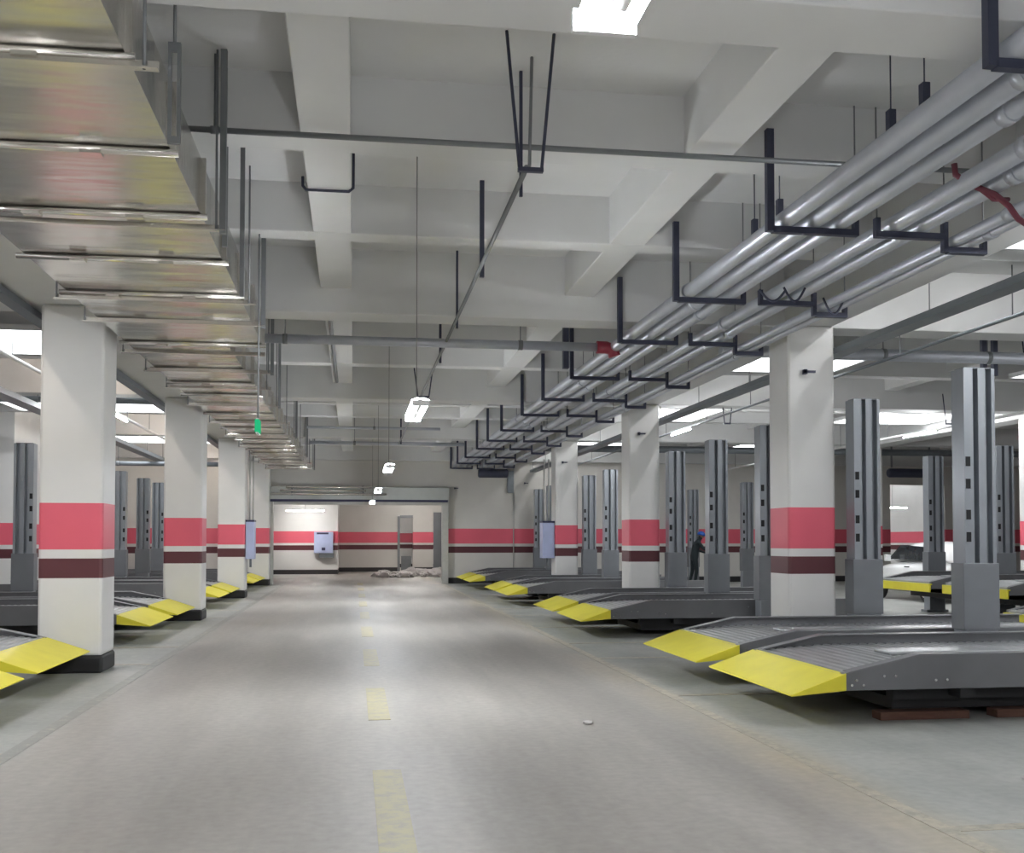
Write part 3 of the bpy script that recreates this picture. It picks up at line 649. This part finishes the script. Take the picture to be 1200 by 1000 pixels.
# ------------------------------------------------------------------ white car in the far aisle
def loft(sections, name, mat, parent, sub=2):
    mb = MB(); n = len(sections[0]); vs = [p for s in sections for p in s]; fs = []
    for i in range(len(sections)-1):
        for k in range(n): fs.append((i*n+k, i*n+(k+1)%n, (i+1)*n+(k+1)%n, (i+1)*n+k))
    fs.append(tuple(range(n))); fs.append(tuple(range((len(sections)-1)*n, len(sections)*n)))
    mb.add(vs, fs, True)
    o = mb.build(name, mat, parent)
    if sub: m = o.modifiers.new('s', 'SUBSURF'); m.levels = sub; m.render_levels = sub
    return o
car = empty('car', (14.45, 25.2, 0), 'white parked hatchback in the far aisle, seen between two lift posts', 'car')
secs = []
for yy, hz, wd, lo in ((-1.85,.75,.62,.35),(-1.8,.95,.74,.25),(-1.5,1.0,.80,.2),(-.6,1.0,.83,.2),(.4,.98,.83,.2),(1.1,.92,.81,.2),(1.6,.82,.76,.22),(1.85,.68,.66,.3),(1.9,.58,.55,.38)):
    secs.append([(-wd,yy,lo),(-wd-.01,yy,(lo+hz)/2),(-wd+.03,yy,hz),(0,yy,hz+.03),(wd-.03,yy,hz),(wd+.01,yy,(lo+hz)/2),(wd,yy,lo),(0,yy,lo-.02)])
loft(secs, 'body', M['carpaint'], car)
secs = []
for yy, hz, wd in ((-1.82,1.0,.66),(-1.6,1.35,.62),(-1.2,1.47,.6),(-.3,1.5,.6),(.3,1.42,.6),(1.05,.98,.66)):
    secs.append([(-wd-.08,yy,.93),(-wd,yy,hz-.06),(-wd*.6,yy,hz),(wd*.6,yy,hz),(wd,yy,hz-.06),(wd+.08,yy,.93)])
loft(secs, 'roof', M['carpaint'], car)
for s in (-1, 1):
    a = .0
    MB().prism([(-1.35,1.02),(-1.2,1.34),(-.32,1.38),(.28,1.30),(.72,1.03)], 'x', min(s*.69,s*.715), max(s*.69,s*.715)).build('side_window', M['glass'], car, bevel=.005)
    MB().box(min(s*.83,s*.98), max(s*.83,s*.98), .45, .55, .98, 1.15).build('wing_mirror', M['carpaint'], car, bevel=.02)
    MB().box(min(s*.83,s*.86), max(s*.83,s*.86), -.45, -.25, .84, .87).build('door_handle', M['black'], car)
    for yy in (-1.22, 1.12):
        w0, w1 = s*.70, s*.865
        wh = MB().tube([(w0,yy,.31),(w0+(w1-w0)*.15,yy,.31),(w1-(w1-w0)*.15,yy,.31),(w1,yy,.31)], [.27,.31,.31,.27], 28).build('wheel', M['black'], car)
        MB().tube([(w1-s*.01,yy,.31),(w1+s*.008,yy,.31)], .19, 20).build('hub_cap', M['bar'], wh)
MB().prism([(.42,1.36),(1.02,1.02),(1.04,1.035),(.44,1.385)], 'x', -.58, .58).build('windscreen', M['glass'], car)

# ------------------------------------------------------------------ worker
def skinned(name, pts, edges, radii, mat, parent, sub=2):
    me = bpy.data.meshes.new(name); me.from_pydata(pts, edges, []); o = bpy.data.objects.new(name, me); COL.objects.link(o); o.parent = parent
    m = o.modifiers.new('skin', 'SKIN'); m.use_smooth_shade = True
    for i, r in enumerate(radii):
        me.skin_vertices[0].data[i].radius = (r, r) if not isinstance(r, tuple) else r
    me.skin_vertices[0].data[0].use_root = True
    s = o.modifiers.new('sub', 'SUBSURF'); s.levels = s.render_levels = sub
    me.materials.append(mat); return o
def worker():
    W = empty('person', (11.36, 34.75, 0), 'person in black work clothes and blue helmet leaning forward between lift posts', 'person')
    P = [(0,0,.95),(.02,0,1.12),(.07,0,1.30),(.13,0,1.45),(.18,0,1.53),            # pelvis, waist, chest, neck base, neck
         (.22,0,1.60),(.24,0,1.69),                                               # head
         (.12,-.19,1.42),(.27,-.24,1.22),(.48,-.20,1.16),(.55,-.19,1.15),          # right arm to hand
         (.12,.19,1.42),(.22,.25,1.18),(.44,.22,1.10),(.51,.21,1.09),
         (0,-.10,.88),(.05,-.12,.50),(-.02,-.13,.10),(.02,-.13,.045),(.17,-.14,.035),
         (0,.10,.88),(-.02,.12,.50),(-.12,.13,.10),(-.08,.13,.045),(.08,.14,.035)]
    E = [(0,1),(1,2),(2,3),(3,4),(4,5),(5,6),(3,7),(7,8),(8,9),(9,10),(3,11),(11,12),(12,13),(13,14),(0,15),(15,16),(16,17),(17,18),(18,19),(0,20),(20,21),(21,22),(22,23),(23,24)]
    R = [.15,.145,(.17,.13),(.10,.09),.055,.085,.08,.065,.05,.036,.03,.065,.05,.036,.03,.10,.065,.05,.05,.035,.10,.065,.05,.05,.035]
    skinned('body', P, E, R, M['cloth'], W)
    # face, hands, helmet
    skinned('face', [(.23,0,1.58),(.25,0,1.64),(.25,0,1.70)], [(0,1),(1,2)], [.075,.092,.08], M['skin'], W)
    MB().tube([(.33,0,1.655),(.365,0,1.635)], [.012,.018], 8).build('nose', M['skin'], W)
    for s in (-1,1): MB().cbox(.325, s*.035, 1.675, .02, .022, .012).build('eye', M['hole'], W)
    for s in (-1,1): MB().cbox(.24, s*.096, 1.65, .035, .018, .055).build('ear', M['skin'], W, bevel=.006)
    MB().cbox(.33, 0, 1.605, .015, .045, .01).build('mouth', M['redhose'], W)
    for s, (hx, hy, hz) in ((-1,(.56,-.19,1.15)),(1,(.52,.21,1.09))):
        pts = [(hx,hy,hz),(hx+.05,hy,hz-.005)]; ed = [(0,1)]; ra = [.028,.034]
        for f in range(4):
            yo = (f-1.5)*.021; ln = (.062,.075,.07,.052)[f]
            b = len(pts); pts += [(hx+.07,hy+yo,hz-.01),(hx+.07+ln*.6,hy+yo*1.1,hz-.025),(hx+.07+ln,hy+yo*1.1,hz-.055)]; ed += [(1,b),(b,b+1),(b+1,b+2)]; ra += [.012,.0095,.008]
        b = len(pts); pts += [(hx+.03,hy-s*.04,hz-.01),(hx+.06,hy-s*.06,hz-.03)]; ed += [(0,b),(b,b+1)]; ra += [.013,.010]
        skinned('hand', pts, ed, ra, M['skin'], W, 1)
    bm = bmesh.new(); bmesh.ops.create_uvsphere(bm, u_segments=20, v_segments=12, radius=.13)
    for v in bm.verts:
        if v.co.z < 0: v.co.z *= .05
        v.co.x *= 1.12
    bmesh.ops.create_cone(bm, cap_ends=True, segments=20, radius1=.16, radius2=.15, depth=.012)
    me = bpy.data.meshes.new('helmet'); bm.to_mesh(me); bm.free(); me.materials.append(M['helmet'])
    for p in me.polygons: p.use_smooth = True
    o = bpy.data.objects.new('helmet', me); COL.objects.link(o); o.parent = W; o.location = (.25,0,1.695); o.rotation_euler = (0,.25,0)
worker()

# ------------------------------------------------------------------ camera, world, view
F = 1250.0; YAW = math.atan(185/F); PITCH = math.radians(1.7)
cam = bpy.data.cameras.new('camera'); co = bpy.data.objects.new('camera', cam); COL.objects.link(co)
cam.sensor_fit = 'HORIZONTAL'; cam.sensor_width = 36; cam.lens = F*36/1200
co.location = (0, 0, 1.5)
co.rotation_euler = (PI/2 + PITCH, 0, -YAW)
cam.shift_y = (134 - F*math.tan(PITCH))/1200
cam.clip_start = .05; cam.clip_end = 200
S.camera = co
wd = bpy.data.worlds.new('world'); S.world = wd; wd.use_nodes = True
bg = wd.node_tree.nodes['Background']; bg.inputs[0].default_value = (.8,.85,.9,1); bg.inputs[1].default_value = .5
vs = S.view_settings; S.display_settings.display_device = 'sRGB'
vs.view_transform = "Standard"; vs.look = "None"; vs.gamma = 1; vs.use_curve_mapping = False; vs.exposure = 1.98
